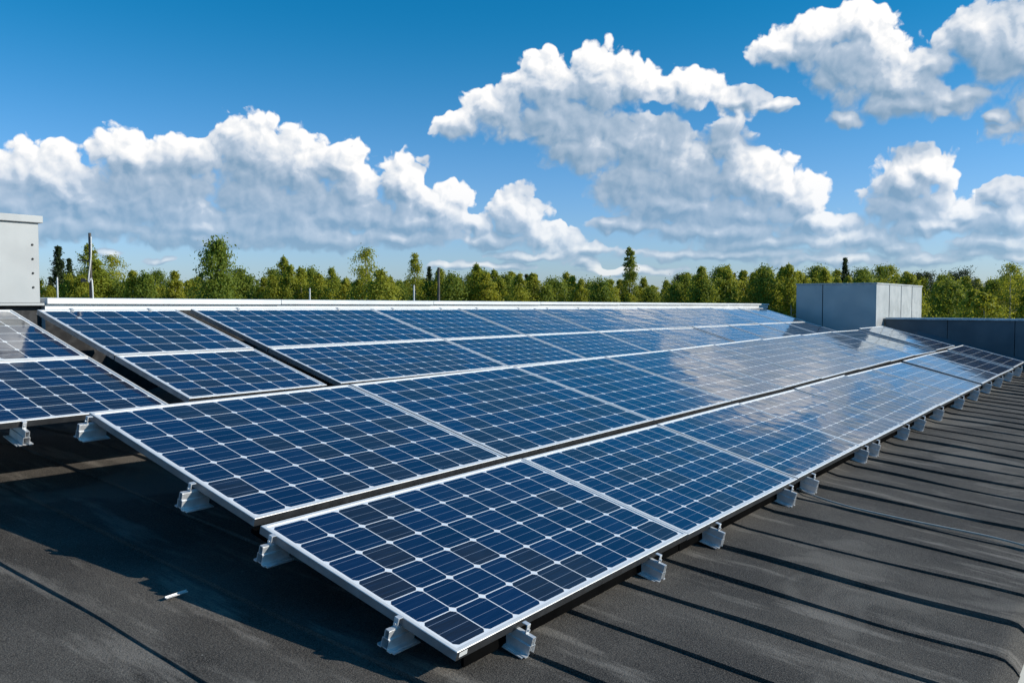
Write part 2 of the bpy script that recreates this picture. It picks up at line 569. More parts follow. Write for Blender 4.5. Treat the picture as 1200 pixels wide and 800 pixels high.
def leaf_material(name, dark, light, warm):
    m, t, b = new_mat(name)
    geo = t.n.new('ShaderNodeNewGeometry')
    info = t.n.new('ShaderNodeObjectInfo')
    ri = geo.outputs['Random Per Island']
    col = t.mix(ri, rgb(*dark), rgb(*light))
    col = t.mix(t.m('MULTIPLY', info.outputs['Random'], 0.55), col, rgb(*warm))
    t.put(b.inputs['Base Color'], col)
    b.inputs['Roughness'].default_value = 0.6
    b.inputs['Specular IOR Level'].default_value = 0.2
    tr = t.node('ShaderNodeBsdfTranslucent', Color=t.mix(0.5, col, rgb(warm[0] * 1.5, warm[1] * 1.5, warm[2])))
    mx = t.n.new('ShaderNodeMixShader')
    mx.inputs[0].default_value = 0.45
    t.l.new(b.outputs[0], mx.inputs[1])
    t.l.new(tr.outputs[0], mx.inputs[2])
    t.l.new(mx.outputs[0], t.n['Material Output'].inputs[0])
    return m
M_LEAF = leaf_material('birch_leaves', (0.170, 0.215, 0.026), (0.32, 0.35, 0.040), (0.44, 0.40, 0.045))
M_LEAF_MID = leaf_material('broad_leaves', (0.110, 0.165, 0.024), (0.195, 0.255, 0.034), (0.29, 0.30, 0.038))
M_NEEDLE = leaf_material('dark_needles', (0.022, 0.042, 0.018), (0.058, 0.088, 0.030), (0.065, 0.080, 0.028))
M_BARK = metal('bark', (0.11, 0.085, 0.06), 0.9, 0.0, 0.4, 6.0)
M_BIRCH_BARK = metal('birch_bark', (0.42, 0.40, 0.36), 0.85, 0.0, 0.5, 5.0)

def ground_material():
    m, t, b = new_mat('rough_meadow')
    p = t.n.new('ShaderNodeTexCoord').outputs['Object']
    n = t.noise(p, 0.08, 6.0, 0.6)
    col = t.mix(t.step(n, 0.3, 0.7), rgb(0.035, 0.055, 0.015), rgb(0.085, 0.095, 0.030))
    t.put(b.inputs['Base Color'], col)
    b.inputs['Roughness'].default_value = 0.95
    return m
M_GROUND = ground_material()

# ---------------------------------------------------------------- ground and building shell
g = MB()
N = 24
for i in range(N):
    for j in range(N):
        s0 = 16000.0 / N
        x0, y0 = -8000 + i * s0, -8000 + j * s0
        g.quad([(x0, y0, 0), (x0 + s0, y0, 0), (x0 + s0, y0 + s0, 0), (x0, y0 + s0, 0)])
tag(g.build('ground', M_GROUND), 'green meadow round the building', None, None, 'structure')

U0, U1, V0, V1 = -8.0, 18.1, -1.50, 5.35

def build_roof():
    """overlapping felt strips running up the slope; each strip's near edge is a lip lying on the strip before it"""
    mb = MB()
    rng = random.Random(4)
    edges = []
    u = -0.07
    while u < U1 + 0.4:
        edges.append(u)
        u += 0.475 + rng.uniform(-0.012, 0.012)
    left = [-0.585]
    while left[-1] > U0:
        left.append(left[-1] - 1.02)
    edges = sorted(left + edges)
    NVS = 96
    vs = [V0 - 0.05 + (V1 - V0 + 0.05) * (i / NVS) ** 1.25 for i in range(NVS + 1)]
    def wob(k, v):
        e = (0.022 if edges[k] > -0.3 else 0.03)
        w_ = mnoise.noise(Vector((k * 7.31, v * 0.55, 3.0))) * e + mnoise.noise(Vector((k * 3.7, v * 2.1, 9.0))) * e * 0.3
        # the loose tongues curl a little near the eave
        return w_ + (0.05 * smooth(-1.0, -1.5, v) * (0.4 + 0.6 * mnoise.noise(Vector((k * 1.9, 0, 0)))) if v < -0.9 else 0)
    for k in range(len(edges) - 1):
        ua, ub = edges[k], edges[k + 1]
        nu = 6 if ub - ua < 0.7 else 10
        lift = 0.016 + rng.uniform(-0.004, 0.006)
        base = len(mb.v)
        cols = nu + 1
        for v in vs:
            e0, e1 = ua + wob(k, v), ub + wob(k + 1, v) + 0.03
            lf = lift * max(0.75, 0.75 + 0.5 * (0.5 + 1.3 * mnoise.noise(Vector((k * 5.3, v * 1.4, 1.0)))))
            for c in range(-1, cols):
                t_ = max(c, 0) / nu
                uu = e0 + (e1 - e0) * t_
                z = roof_z(uu, v)
                if v < -1.47:                                    # rolled over the eave
                    z -= 9.0 * (-1.47 - v) ** 2
                z += 0.012 * mnoise.noise(Vector((uu * 0.9, v * 0.8, 5.0))) + 0.004 * mnoise.noise(Vector((uu * 4.0, v * 1.3, 8.0)))
                z += lf * (1 - t_) ** 1.3 if c >= 0 else -0.004
                mb.v.append(tuple(hv(uu, v, z)))
        W_ = cols + 1
        for i in range(len(vs) - 1):
            for c in range(W_ - 1):
                a = base + i * W_ + c
                mb.f.append((a, a + 1, a + 1 + W_, a + W_))
                mb.m.append(0)
    o = mb.build('roof', M_ROOF, smooth_shade=True)
    try:
        o.data.set_sharp_from_angle(angle=R(35))
    except Exception:
        pass
    tag(o, 'sloping roof of overlapping dark granular felt strips under the solar array', None, None, 'structure')
    return edges
EDGES = build_roof()

# outer walls under the roof edge
mb = MB()
zt = ROOF0.z - 0.34
for (ua, va, ub, vb) in ((U0, -1.42, U1, -1.42), (U1 + 0.02, -1.42, U1 + 0.02, 5.3), (U1, 5.30, U0, 5.30), (U0, 5.30, U0, -1.42)):
    a, b_ = hv(ua, va), hv(ub, vb)
    d = (b_ - a)
    n_ = Vector((d.y, -d.x, 0)).normalized() * 0.2
    mb.box(a - n_, d, n_, UP * zt)
tag(mb.build('wall', M_WALL), 'rendered outer walls carrying the felt roof', None, None, 'structure')

# ---------------------------------------------------------------- solar panels
def make_panel(name, o, x, y, z, w_, h_, nu, nv, label, group):
    root = thing(name, label, 'solar panel', frame_matrix(o, x, y, z), group)
    lip, dep = 0.0165, 0.036
    fr = MB()
    A = [(0, 0), (w_, 0), (w_, h_), (0, h_)]
    B = [(lip, lip), (w_ - lip, lip), (w_ - lip, h_ - lip), (lip, h_ - lip)]
    ch = 0.0022
    A1_ = [(ch, ch), (w_ - ch, ch), (w_ - ch, h_ - ch), (ch, h_ - ch)]
    for i in range(4):
        j = (i + 1) % 4
        a, b_, c_, d_ = A[i], A[j], B[j], B[i]
        e_, f_ = A1_[i], A1_[j]
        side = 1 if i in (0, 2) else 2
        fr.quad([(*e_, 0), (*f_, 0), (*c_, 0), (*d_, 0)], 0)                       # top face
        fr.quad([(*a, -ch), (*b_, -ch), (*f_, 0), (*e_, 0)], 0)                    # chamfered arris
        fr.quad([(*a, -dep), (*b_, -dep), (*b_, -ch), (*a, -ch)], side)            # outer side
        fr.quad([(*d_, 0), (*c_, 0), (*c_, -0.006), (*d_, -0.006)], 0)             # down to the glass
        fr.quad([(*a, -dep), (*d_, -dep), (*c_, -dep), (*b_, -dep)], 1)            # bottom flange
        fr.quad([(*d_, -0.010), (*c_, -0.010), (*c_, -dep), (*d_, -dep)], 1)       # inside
    fr.build('frame', [M_FRAME, M_FRAME_SIDE_SHADED, M_FRAME_END_SHADED], root)
    cs = MB()
    mg = 0.014                                  # white margin between frame and cells
    x0, x1, y0, y1 = lip - 0.001, w_ - lip + 0.001, lip - 0.001, h_ - lip + 0.001
    pu, pv = (w_ - 2 * lip - 2 * mg) / nu, (h_ - 2 * lip - 2 * mg) / nv
    U = lambda q: ((q[0] - lip - mg) / pu, (q[1] - lip - mg) / pv)
    NX, NY = 1, 1
    top = [(x0, y0), (x1, y0), (x1, y1), (x0, y1)]
    cs.quad([(*q, -0.0045) for q in top], 0, [U(q) for q in top])
    cs.quad([(*q, -0.0095) for q in reversed(top)], 1, [U(q) for q in reversed(top)])
    sh = cs.build('cell_sheet', [M_CELL, M_FRAME_SIDE_SHADED], root)
    sh['cells'] = [float(nu), float(nv), 0.0]
    jb = MB()
    jb.box((w_ / 2 - 0.06, h_ - 0.16, -0.034), (0.12, 0, 0), (0, 0.09, 0), (0, 0, 0.024))
    jb.build('junction_box', M_BLACK, root)
    return root

ORD = ['first', 'second', 'third', 'fourth', 'fifth', 'sixth', 'seventh', 'eighth', 'ninth', 'tenth', 'eleventh', 'twelfth']
GA = [0.0, 1.919, 3.698, 5.337, 6.883, 8.721, 10.064, 11.770, 13.626, 15.442, 17.05]
GB = [0.017, 1.855, 3.779, 5.340, 6.779, 8.049, 9.684, 11.417, 13.05, 14.80, 16.62]
GC = [g_ * SC for g_ in (0.0, 2.118, 3.559, 5.163, 6.655, 8.211, 9.72, 11.281, 12.792, 14.376)]
AV, GAP, BV = 1.1330, 0.0569, 1.4089
CV, DV = 0.7991 * SC, 0.9846 * SC
random.seed(11)

def jit(v, a=0.004):
    return v + random.uniform(-a, a)

def tilted(x, y, z, amt):
    """a panel never lies perfectly in line with its neighbours"""
    a, b_ = random.gauss(0, amt), random.gauss(0, amt)
    z2 = (z + x * a + y * b_).normalized()
    x2 = (x - z2 * x.dot(z2)).normalized()
    return x2, z2.cross(x2), z2

def row(bounds, v0, vh, o, U_, V_, N_, what, gap=0.012, nv=6, cell=0.185, special=None, clip=False, gaps=None):
    res = []
    for i in range(len(bounds) - 1):
        ua = bounds[i] + gap / 2 + (gaps or {}).get(i, 0.0)
        w_ = bounds[i + 1] - gap / 2 - ua
        x, y, z = tilted(U_, V_, N_, 0.0018 if i < 4 else 0.004)
        p = o + U_ * ua + V_ * v0
        lab = (special or {}).get(i) or 'blue solar panel, %s from the near end of the %s' % (ORD[i], what)
        res.append((make_panel('solar_panel', p, x, y, z, w_, vh - 0.006, max(5, round(w_ / cell)), nv, lab, 'solar panels of the array'), w_))
    return res

ROW_A = row(GA, 0.0, AV, OA, UA, VA, NA, 'lowest row', special={0: 'nearest solar panel of all, at the lowest corner, a silver tag on its corner',
    1: 'blue solar panel joined to the right side of the nearest one, lowest row'}, gaps={7: 0.10})
ROW_B = row(GB, AV + GAP, BV, OA, UA, VA, NA, 'second row up', nv=7, special={0: 'big solar panel at the near end of the second row, corner jutting over shadow'})
ROW_C = row(GC, 0.0, CV, OC, UC, VC, NC, 'third row up')
ROW_D = row(GC, CV + 0.004, DV, OC, UC, VC, NC, 'top row')
K0, K1 = -1.239 * SC, -0.094 * SC
ROW_C1 = row([K0, K1 - 0.03], 0.0, CV, OC, UC, VC, NC, '', nv=6, special={0: 'lower solar panel of the narrow pair between the two black gaps'})
ROW_D1 = row([K0, K1 - 0.03], CV + 0.004, DV, OC, UC, VC, NC, '', nv=6, special={0: 'upper solar panel of the narrow pair between the two black gaps'})
SL = 1.04                                    # the far left block stands a little further back
OL = Vector((OC.x * SL, OC.y * SL, HC + (OC.z - HC) * SL))
LB = [(-1.40 - 3.3) * SL * SC, (-1.40 - 1.65) * SL * SC, -1.40 * SL * SC]
ROW_L = row(LB, -0.075 * SL, (CV + 0.075) * SL, OL, UC, VC, NC, '', nv=6, special={1: 'lower solar panel at far left, its bottom edge on a metal foot',
    0: 'lower solar panel beyond the left end of the far left block'})
ROW_M = row(LB, CV * SL + 0.004, DV * SL, OL, UC, VC, NC, '', nv=6, special={1: 'upper solar panel at far left, right under the grey cabinet',
    0: 'upper solar panel beyond the left end of the far left block'})

# near-black strip added to stand in for the shade under the front edge
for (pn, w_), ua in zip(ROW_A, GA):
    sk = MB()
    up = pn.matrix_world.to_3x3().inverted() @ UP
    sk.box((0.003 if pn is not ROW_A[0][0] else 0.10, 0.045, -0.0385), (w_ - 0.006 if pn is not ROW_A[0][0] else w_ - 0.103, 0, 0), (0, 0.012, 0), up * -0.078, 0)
    sk.build('shade_strip', M_GAP_SHADE, pn)
# small silver tag on the nearest corner
tg = MB()
tg.box((0.015, -0.0012, -0.026), (0.045, 0, 0), (0, 0.0014, 0), (0, 0, 0.018))
tg.build('corner_tag', M_FRAME, ROW_A[0][0])
# mid clamps on the left edges of the two nearest panels and along the seam
def clamps(panel, w_, pts):
    for (px, py, ax) in pts:
        c = MB()
        c.box((px - 0.012, py - 0.020, 0.0005), (0.024, 0, 0), (0, 0.040, 0), (0, 0, 0.005))
        c.tube([(px, py, 0.0055), (px, py, 0.0105)], 0.006, 8)
        c.build('clamp', M_ALU, panel)
for pn, w_ in ROW_D[:4] + ROW_D1:
    clamps(pn, w_, [(w_ * 0.22, DV - 0.012, 0), (w_ * 0.78, DV - 0.012, 0)])

# ---------------------------------------------------------------- brackets holding the panels
HALF = [(0.044, 0.0), (0.044, 0.0045), (0.0225, 0.0045), (0.0225, 0.0440), (0.0145, 0.0470), (0.0145, 0.0765), (0.0110, 0.0765), (0.0110, 0.0440), (0.0195, 0.0410), (0.0195, 0.0)]
def make_bracket(o, x, y, z, label, out=0.085, hgt=0.08):
    """x across, y inward under the panel, z up; the origin lies under the panel's edge at the bracket's foot"""
    root = thing('mounting_bracket', label, 'bracket', frame_matrix(o, x, y, z), 'aluminium brackets under the panel edges')
    k = hgt / 0.08
    b_ = MB()
    for sg in (-1, 1):
        pr = [(sg * a * 0.8, c * k) for a, c in HALF]
        b_.extrude(pr if sg > 0 else pr[::-1], (0, -out, 0.004), (1, 0, 0), (0, 0, 1), (0, out + 0.09, 0))
    b_.box((-0.0095, -out, 0.004 + 0.0765 * k), (0.019, 0, 0), (0, out + 0.09, 0), (0, 0, 0.0035))
    b_.box((-0.0155, -out + 0.001, 0.004 + 0.042 * k), (0.031, 0, 0), (0, out + 0.085, 0), (0, 0, 0.003))
    b_.build('base_rail', M_ALU, root)
    pl = MB()
    pl.box((-0.045, -out * 0.8, 0), (0.09, 0, 0), (0, out * 0.8 + 0.10, 0), (0, 0, 0.0045))
    pl.build('base_plate', M_ALU, root)
    c = MB()
    t_ = 0.080 * k + 0.004
    c.box((-0.011, -0.016, t_), (0.022, 0, 0), (0, 0.005, 0), (0, 0, 0.034))
    c.box((-0.011, -0.016, t_ + 0.034), (0.022, 0, 0), (0, 0.028, 0), (0, 0, 0.004))
    cl = c.build('clamp', M_ALU, root, bevel=0.001)
    c = MB()
    c.tube([(0, -0.016, t_ + 0.014), (0, -0.023, t_ + 0.014)], 0.006, 8)
    c.build('bolt', M_ALU, cl)
    return root
FEET = [0.386, 1.51, 2.239, 3.453, 3.93, 5.355, 5.743, 6.895, 7.64, 8.63, 9.97, 11.16, 12.3, 13.5, 14.7, 16.0]
WHERE = ['at the lowest corner by the silver tag', 'near the right end of the nearest panel', 'just right of the nearest panel', 'where the thin grey cable starts',
         'right beside the cable start']
for i, u_ in enumerate(FEET):
    top = OA + UA * u_
    ground = hv(u_, 0.0, roof_z(u_, 0.0) + 0.014)
    zz = NA
    ht = (top.z - 0.038 - ground.z) / 0.97 - 0.004
    lab = 'aluminium bracket under the front edge, ' + (WHERE[i] if i < len(WHERE) else '%s along from the lowest corner' % (ORD[i] if i < 12 else ['thirteenth', 'fourteenth', 'fifteenth', 'sixteenth'][i - 12]))
    make_bracket(ground, UA, VA, zz, lab, 0.052 if i < 5 else 0.034, ht)
LEFT = [(0.283, 'lowest of the three along the left edge of the array'), (1.032, 'middle of the left edge, just below the gap between two rows'),
        (1.62, 'on the left edge under the big second row panel'), (2.545, 'at the upper left corner of the second row panel')]
for v_, lab in LEFT:
    p = OA + VA * v_ - NA * (0.038 + 0.084)
    make_bracket(p, -VA, UA, NA, 'small aluminium bracket ' + lab, 0.055, 0.08)
for u_, lab in ((-2.30, 'aluminium bracket under the bottom edge of the far left panel'), (-3.4, 'aluminium bracket under the far left panel beyond the picture edge')):
    p = OL + UC * u_ * SL + VC * -0.08 - NC * (0.038 + 0.084)
    make_bracket(p, UC, VC, NC, lab, 0.055, 0.08)

# ---------------------------------------------------------------- dark supports where the array stands clear of the roof
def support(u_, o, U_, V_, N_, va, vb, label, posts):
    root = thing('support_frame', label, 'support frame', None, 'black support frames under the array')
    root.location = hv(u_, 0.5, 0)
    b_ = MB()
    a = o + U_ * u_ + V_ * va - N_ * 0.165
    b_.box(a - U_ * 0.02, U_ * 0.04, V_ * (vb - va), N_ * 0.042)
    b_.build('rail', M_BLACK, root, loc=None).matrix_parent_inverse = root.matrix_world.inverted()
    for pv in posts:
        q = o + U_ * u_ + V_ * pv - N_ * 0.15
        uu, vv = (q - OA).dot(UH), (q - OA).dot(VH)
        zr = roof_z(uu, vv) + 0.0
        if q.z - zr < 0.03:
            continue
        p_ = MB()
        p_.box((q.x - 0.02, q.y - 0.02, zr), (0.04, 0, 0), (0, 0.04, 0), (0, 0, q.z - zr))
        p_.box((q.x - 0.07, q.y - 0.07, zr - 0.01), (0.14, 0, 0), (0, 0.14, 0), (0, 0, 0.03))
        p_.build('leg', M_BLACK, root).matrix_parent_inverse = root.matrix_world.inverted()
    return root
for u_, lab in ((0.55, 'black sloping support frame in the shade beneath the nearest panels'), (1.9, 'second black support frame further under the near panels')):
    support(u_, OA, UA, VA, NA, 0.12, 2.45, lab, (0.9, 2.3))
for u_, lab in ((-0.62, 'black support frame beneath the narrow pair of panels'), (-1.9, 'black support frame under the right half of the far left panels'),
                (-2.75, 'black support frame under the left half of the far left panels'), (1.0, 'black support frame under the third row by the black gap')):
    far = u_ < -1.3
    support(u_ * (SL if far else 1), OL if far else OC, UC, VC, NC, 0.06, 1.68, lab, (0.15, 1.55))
blocker = thing('light_blocker', 'black light blocker added in the gap between the two lowest rows', 'light blocker')  # added only to stop sunlight falling through the gap
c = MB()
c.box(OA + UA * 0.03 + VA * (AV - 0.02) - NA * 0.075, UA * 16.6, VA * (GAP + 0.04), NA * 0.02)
c.build('blocker_floor', M_GAP_SHADE, blocker)
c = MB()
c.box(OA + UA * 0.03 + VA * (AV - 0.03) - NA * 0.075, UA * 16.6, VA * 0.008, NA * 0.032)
c.build('blocker_side', M_GAP_SHADE, blocker)

# ---------------------------------------------------------------- parapets, gutter
# back parapet: white sheet coping along the top of the roof
bp = thing('parapet_wall', 'low white parapet with metal coping behind the top row of panels', 'parapet')
def along(u0, u1, v, z0, z1):
    return hv(u0, v, z0), hv(u1, v, z1)
PB0, PB1 = 1.10, 17.4
zA, zB = HC + 0.028, HC - 0.048
m_ = MB()
m_.quad([hv(PB0, 5.20, zA - 0.10), hv(PB1, 5.20, zB - 0.10), hv(PB1, 5.20, zB - 0.02), hv(PB0, 5.20, zA - 0.02)], 0)
m_.quad([hv(PB0, 5.20, 6.6), hv(PB1, 5.20, 6.6), hv(PB1, 5.20, zB - 0.10), hv(PB0, 5.20, zA - 0.10)], 1)
m_.quad([hv(PB1, 5.42, 6.6), hv(PB0, 5.42, 6.6), hv(PB0, 5.42, zA - 0.02), hv(PB1, 5.42, zB - 0.02)], 0)
m_.quad([hv(PB0, 5.42, 6.6), hv(PB0, 5.20, 6.6), hv(PB0, 5.20, zA - 0.02), hv(PB0, 5.42, zA - 0.02)], 0)
m_.quad([hv(PB1, 5.20, 6.6), hv(PB1, 5.42, 6.6), hv(PB1, 5.42, zB - 0.02), hv(PB1, 5.20, zB - 0.02)], 0)
m_.build('wall_face', [M_COPING, M_FELT_DARK], bp)
nseg = 7
for k in range(nseg):
    ua, ub = PB0 + (PB1 - PB0) * k / nseg + 0.004, PB0 + (PB1 - PB0) * (k + 1) / nseg - 0.004
    za, zb = zA + (zB - zA) * k / nseg, zA + (zB - zA) * (k + 1) / nseg
    c = MB()
    v_a, v_b = 5.165, 5.455
    hh = 0.045 - 0.02 * k / nseg
    pts = [(v_a, -hh), (v_a, 0.0), (v_b, 0.006), (v_b, -hh)]
    A_ = [hv(ua, v_, za + dz) for v_, dz in pts]
    B_ = [hv(ub, v_, zb + dz) for v_, dz in pts]
    for i in range(4):
        j = (i + 1) % 4
        c.quad([A_[i], B_[i], B_[j], A_[j]])
    c.quad(A_)
    c.quad(B_[::-1])
    c.build('coping', M_COPING, bp, bevel=0.003)

# right-hand parapet across the end of the roof
rp = thing('parapet_wall', 'dark blue grey parapet with pale coping across the far end of the roof', 'parapet')
UP_ = 18.1
ZT = HC - 0.355
w_pts = [(2.80, 0), (1.55, 0), (0.30, 0), (-0.95, 0), (-1.62, 0)]
for k in range(4):
    va, vb = w_pts[k][0] - 0.006, w_pts[k + 1][0] + 0.006
    c = MB()
    z0a, z0b = roof_z(UP_, va) - 0.10, roof_z(UP_, vb) - 0.10
    a0, a1, b0, b1 = hv(UP_, va, z0a), hv(UP_, va, ZT - 0.03), hv(UP_, vb, z0b), hv(UP_, vb, ZT - 0.03)
    dd = UH * 0.28
    c.quad([a0, b0, b1, a1])
    c.quad([b0 + dd, a0 + dd, a1 + dd, b1 + dd])
    c.quad([a1, b1, b1 + dd, a1 + dd])
    c.quad([a0, a1, a1 + dd, a0 + dd])
    c.quad([b1, b0, b0 + dd, b1 + dd])
    c.build('cladding_panel', M_PARAPET, rp, bevel=0.004)
c = MB()
c.box(hv(UP_ - 0.035, -1.66, ZT - 0.035), UH * 0.35, VH * 4.45, UP * 0.042)
c.build('coping', M_GUTTER, rp, bevel=0.004)
# upstand flashing at its foot
c = MB()
for k in range(14):
    va, vb = 2.75 - k * 0.31, 2.75 - (k + 1) * 0.31
    c.quad([hv(UP_ - 0.16, va, roof_z(UP_, va) + 0.022), hv(UP_ - 0.16, vb, roof_z(UP_, vb) + 0.022),
            hv(UP_ - 0.012, vb, roof_z(UP_, vb) + 0.17), hv(UP_ - 0.012, va, roof_z(UP_, va) + 0.17)])
c.build('flashing', M_PARAPET, rp)

# gutter along the eave
gt = thing('gutter', 'bluish zinc gutter along the lower roof edge at bottom right', 'gutter')
c = MB()
gz = roof_z(0, -1.5) - 0.075
prof = []
for k in range(13):
    a = math.pi + math.pi * k / 12
    prof.append((0.065 * math.cos(a), 0.065 * math.sin(a)))
for k in range(12, -1, -1):
    a = math.pi + math.pi * k / 12
    prof.append((0.061 * math.cos(a), 0.061 * math.sin(a)))
c.extrude(prof, hv(U0, -1.640, gz), VH, UP, UH * (U1 - U0))
c.build('channel', M_GUTTER, gt)
c = MB()
c.tube([hv(U0, -1.708, gz), hv(U1, -1.708, gz)], 0.011, 10)
c.build('rolled_edge', M_GUTTER, gt, smooth_shade=True)
for k in range(16):
    c = MB()
    c.box(hv(U0 + 0.7 + k * 1.6, -1.712, gz + 0.002), UH * 0.03, VH * 0.14, UP * 0.004)
    c.build('hanger', M_GUTTER, gt)

# ---------------------------------------------------------------- roof-top cabinets
def cabinet_right():
    root = thing('ventilation_cabinet', 'grey sheet metal ventilation cabinet at the far right end of the array', 'cabinet')
    u0, u1, v0, v1 = 17.42, 22.0, 2.83, 4.55
    zt_ = HC + 0.415
    zb_ = HC - 0.75
    core = MB()
    core.box(hv(u0 + 0.02, v0 + 0.02, zb_), UH * (u1 - u0 - 0.04), VH * (v1 - v0 - 0.04), UP * (zt_ - zb_ - 0.03))
    core.build('plinth', M_BLACK, root)
    # long face towards the array: two sheets with a dark joint
    for a, b_ in ((v0, v0 + 1.128), (v0 + 1.144, v1)):
        p = MB()
        p.box(hv(u0, a, zb_ + 0.06), UH * 0.018, VH * (b_ - a), UP * (zt_ - zb_ - 0.10))
        p.build('front_panel', M_BOX, root, bevel=0.004)
    nb = 4
    wd = (u1 - u0) / nb
    for k in range(nb):
        p = MB()
        p.box(hv(u0 + k * wd + (0.019 if k == 0 else 0.03), v0, zb_ + 0.06), UH * (wd - (0.049 if k == 0 else 0.06)), VH * 0.018, UP * (zt_ - zb_ - 0.10))
        p.build('side_panel', M_BOX, root, bevel=0.006)
    p = MB()
    p.box(hv(u1 - 0.02, v0 + 0.02, zb_ + 0.06), UH * 0.018, VH * (v1 - v0 - 0.02), UP * (zt_ - zb_ - 0.10))
    p.build('back_panel', M_BOX, root)
    p = MB()
    p.box(hv(u0 + 0.02, v1 - 0.02, zb_ + 0.06), UH * (u1 - u0 - 0.06), VH * 0.018, UP * (zt_ - zb_ - 0.10))
    p.build('end_panel', M_BOX, root)
    p = MB()
    p.box(hv(u0 - 0.015, v0 - 0.015, zt_ - 0.04), UH * (u1 - u0 + 0.03), VH * (v1 - v0 + 0.03), UP * 0.032)
    p.build('cap', M_BOX, root, bevel=0.006)
cabinet_right()

def cabinet_left():
    root = thing('ventilation_cabinet', 'pale grey metal cabinet with overhanging cap and rivets at far left', 'cabinet')
    u0, u1, v0, v1 = -1.4, 1.065, 5.20, 6.5
    zt_, zb_ = HC + 0.680, HC - 0.012
    p = MB()
    p.box(hv(u0 + 0.05, v0 + 0.06, 6.8), UH * (u1 - u0 + 0.02), VH * (v1 - v0 - 0.1), UP * (zb_ - 6.8))
    p.build('plinth', M_BLACK, root)
    p = MB()
    p.box(hv(u0, v0, zb_ + 0.001), UH * (u1 - u0), VH * (v1 - v0), UP * (zt_ - zb_ - 0.06))
    p.build('casing', M_BOX_PALE, root, bevel=0.006)
    p = MB()
    p.box(hv(u0 - 0.02, v0 - 0.025, zt_ - 0.058), UH * (u1 - u0 + 0.045), VH * (v1 - v0 + 0.05), UP * 0.058)
    p.build('cap', M_BOX_PALE, root, bevel=0.005)
    p = MB()
    p.box(hv(u0 - 0.01, v0 - 0.012, zb_ - 0.02), UH * (u1 - u0 + 0.05), VH * (v1 - v0 + 0.02), UP * 0.02)
    p.build('base_frame', M_BOX_PALE, root, bevel=0.003)
    for k in range(4):
        q = MB()
        z = zb_ + 0.125 + k * 0.112
        q.tube([hv(u1 - 0.052, v0 - 0.001, z), hv(u1 - 0.052, v0 - 0.008, z)], [0.0095, 0.007], 10)
        q.build('rivet', M_BLACK, root)
cabinet_left()

# ---------------------------------------------------------------- cable, loose strip
def lay(pts, off):
    return [hv(u_, v_, roof_z(u_, v_) + off) for u_, v_ in pts]
def spline(pts, n=10):
    out = []
    P_ = [pts[0]] + pts + [pts[-1]]
    for i in range(1, len(P_) - 2):
        for k in range(n):
            t_ = k / n
            a, b_, c, d = P_[i - 1], P_[i], P_[i + 1], P_[i + 2]
            out.append(tuple(0.5 * (2 * b_[j] + (c[j] - a[j]) * t_ + (2 * a[j] - 5 * b_[j] + 4 * c[j] - d[j]) * t_ ** 2 + (3 * b_[j] - a[j] - 3 * c[j] + d[j]) * t_ ** 3) for j in range(len(b_))))
    out.append(tuple(pts[-1]))
    return out
c = MB()
cp = spline([(4.05, 0.30), (3.94, 0.10), (3.83, -0.02), (3.72, -0.30), (3.705, -0.61), (3.73, -0.90), (3.755, -1.17), (3.72, -1.40), (3.70, -1.48)])
c.tube(lay(cp, 0.026), 0.0065, 8)
tag(c.build('cable', M_CABLE, smooth_shade=True), 'thin grey cable running from the array across the dark felt to the eave', 'cable')
c = MB()
a, b_ = hv(-0.305, 1.308, 0), hv(-0.200, 1.315, 0)
za = roof_z(-0.3, 1.31) + 0.026
d_ = (b_ - a)
c.box(Vector((a.x, a.y, za - 0.008)), d_, VH * 0.013, UP * 0.004)
c.box(Vector((a.x, a.y, za - 0.008)) + VH * 0.011, d_, VH * 0.003, UP * 0.009)
tag(c.build('metal_strip', M_ALU), 'short bright metal strip lying on the roof at the edge of the shadow', 'metal strip')

# ---------------------------------------------------------------- masts behind the roof
def px_ray(px, py, dist):
    x, y, z = (px - 600) / F, 1.0, -(py - 400) / F
    c_, s_ = math.cos(PITCH), math.sin(PITCH)
    d = Vector((x, y * c_ + z * s_, z * c_ - y * s_))
    return d * (dist / d.y) + Vector((0, 0, HC))
an = thing('antenna_mast', 'dark antenna mast with cross arms and a white bent pipe at left', 'antenna')
b0, t0 = px_ray(107, 362, 7.5), px_ray(107, 273, 7.5)
c = MB()
c.tube([(b0.x, b0.y, 6.5), (b0.x, b0.y, t0.z)], [0.016, 0.012], 10)
c.build('pole', M_POST, an)
c = MB()
za_ = px_ray(107, 306, 7.5).z
c.tube([(b0.x - 0.115, b0.y + 0.02, za_ + 0.01), (b0.x + 0.02, b0.y, za_)], 0.006, 8)
c.build('cross_arm', M_POST, an)
c = MB()
zc = px_ray(107, 329, 7.5).z
c.tube([(b0.x - 0.07, b0.y + 0.02, zc), (b0.x + 0.02, b0.y, zc)], 0.006, 8)
c.box((b0.x - 0.085, b0.y, zc - 0.01), (0.03, 0, 0), (0, 0.03, 0), (0, 0, 0.03))
c.build('cross_arm', M_POST, an)
c = MB()
pp = [(b0.x + 0.016, b0.y - 0.014, t0.z - 0.03), (b0.x + 0.013, b0.y - 0.014, t0.z - 0.20), (b0.x - 0.004, b0.y - 0.022, t0.z - 0.36),
      (b0.x - 0.006, b0.y - 0.022, t0.z - 0.42), (b0.x + 0.022, b0.y - 0.015, t0.z - 0.465), (b0.x + 0.026, b0.y - 0.014, 7.2)]
c.tube(spline(pp, 6), 0.0065, 8)
c.build('pipe', M_WHITE_POST, an, smooth_shade=True)
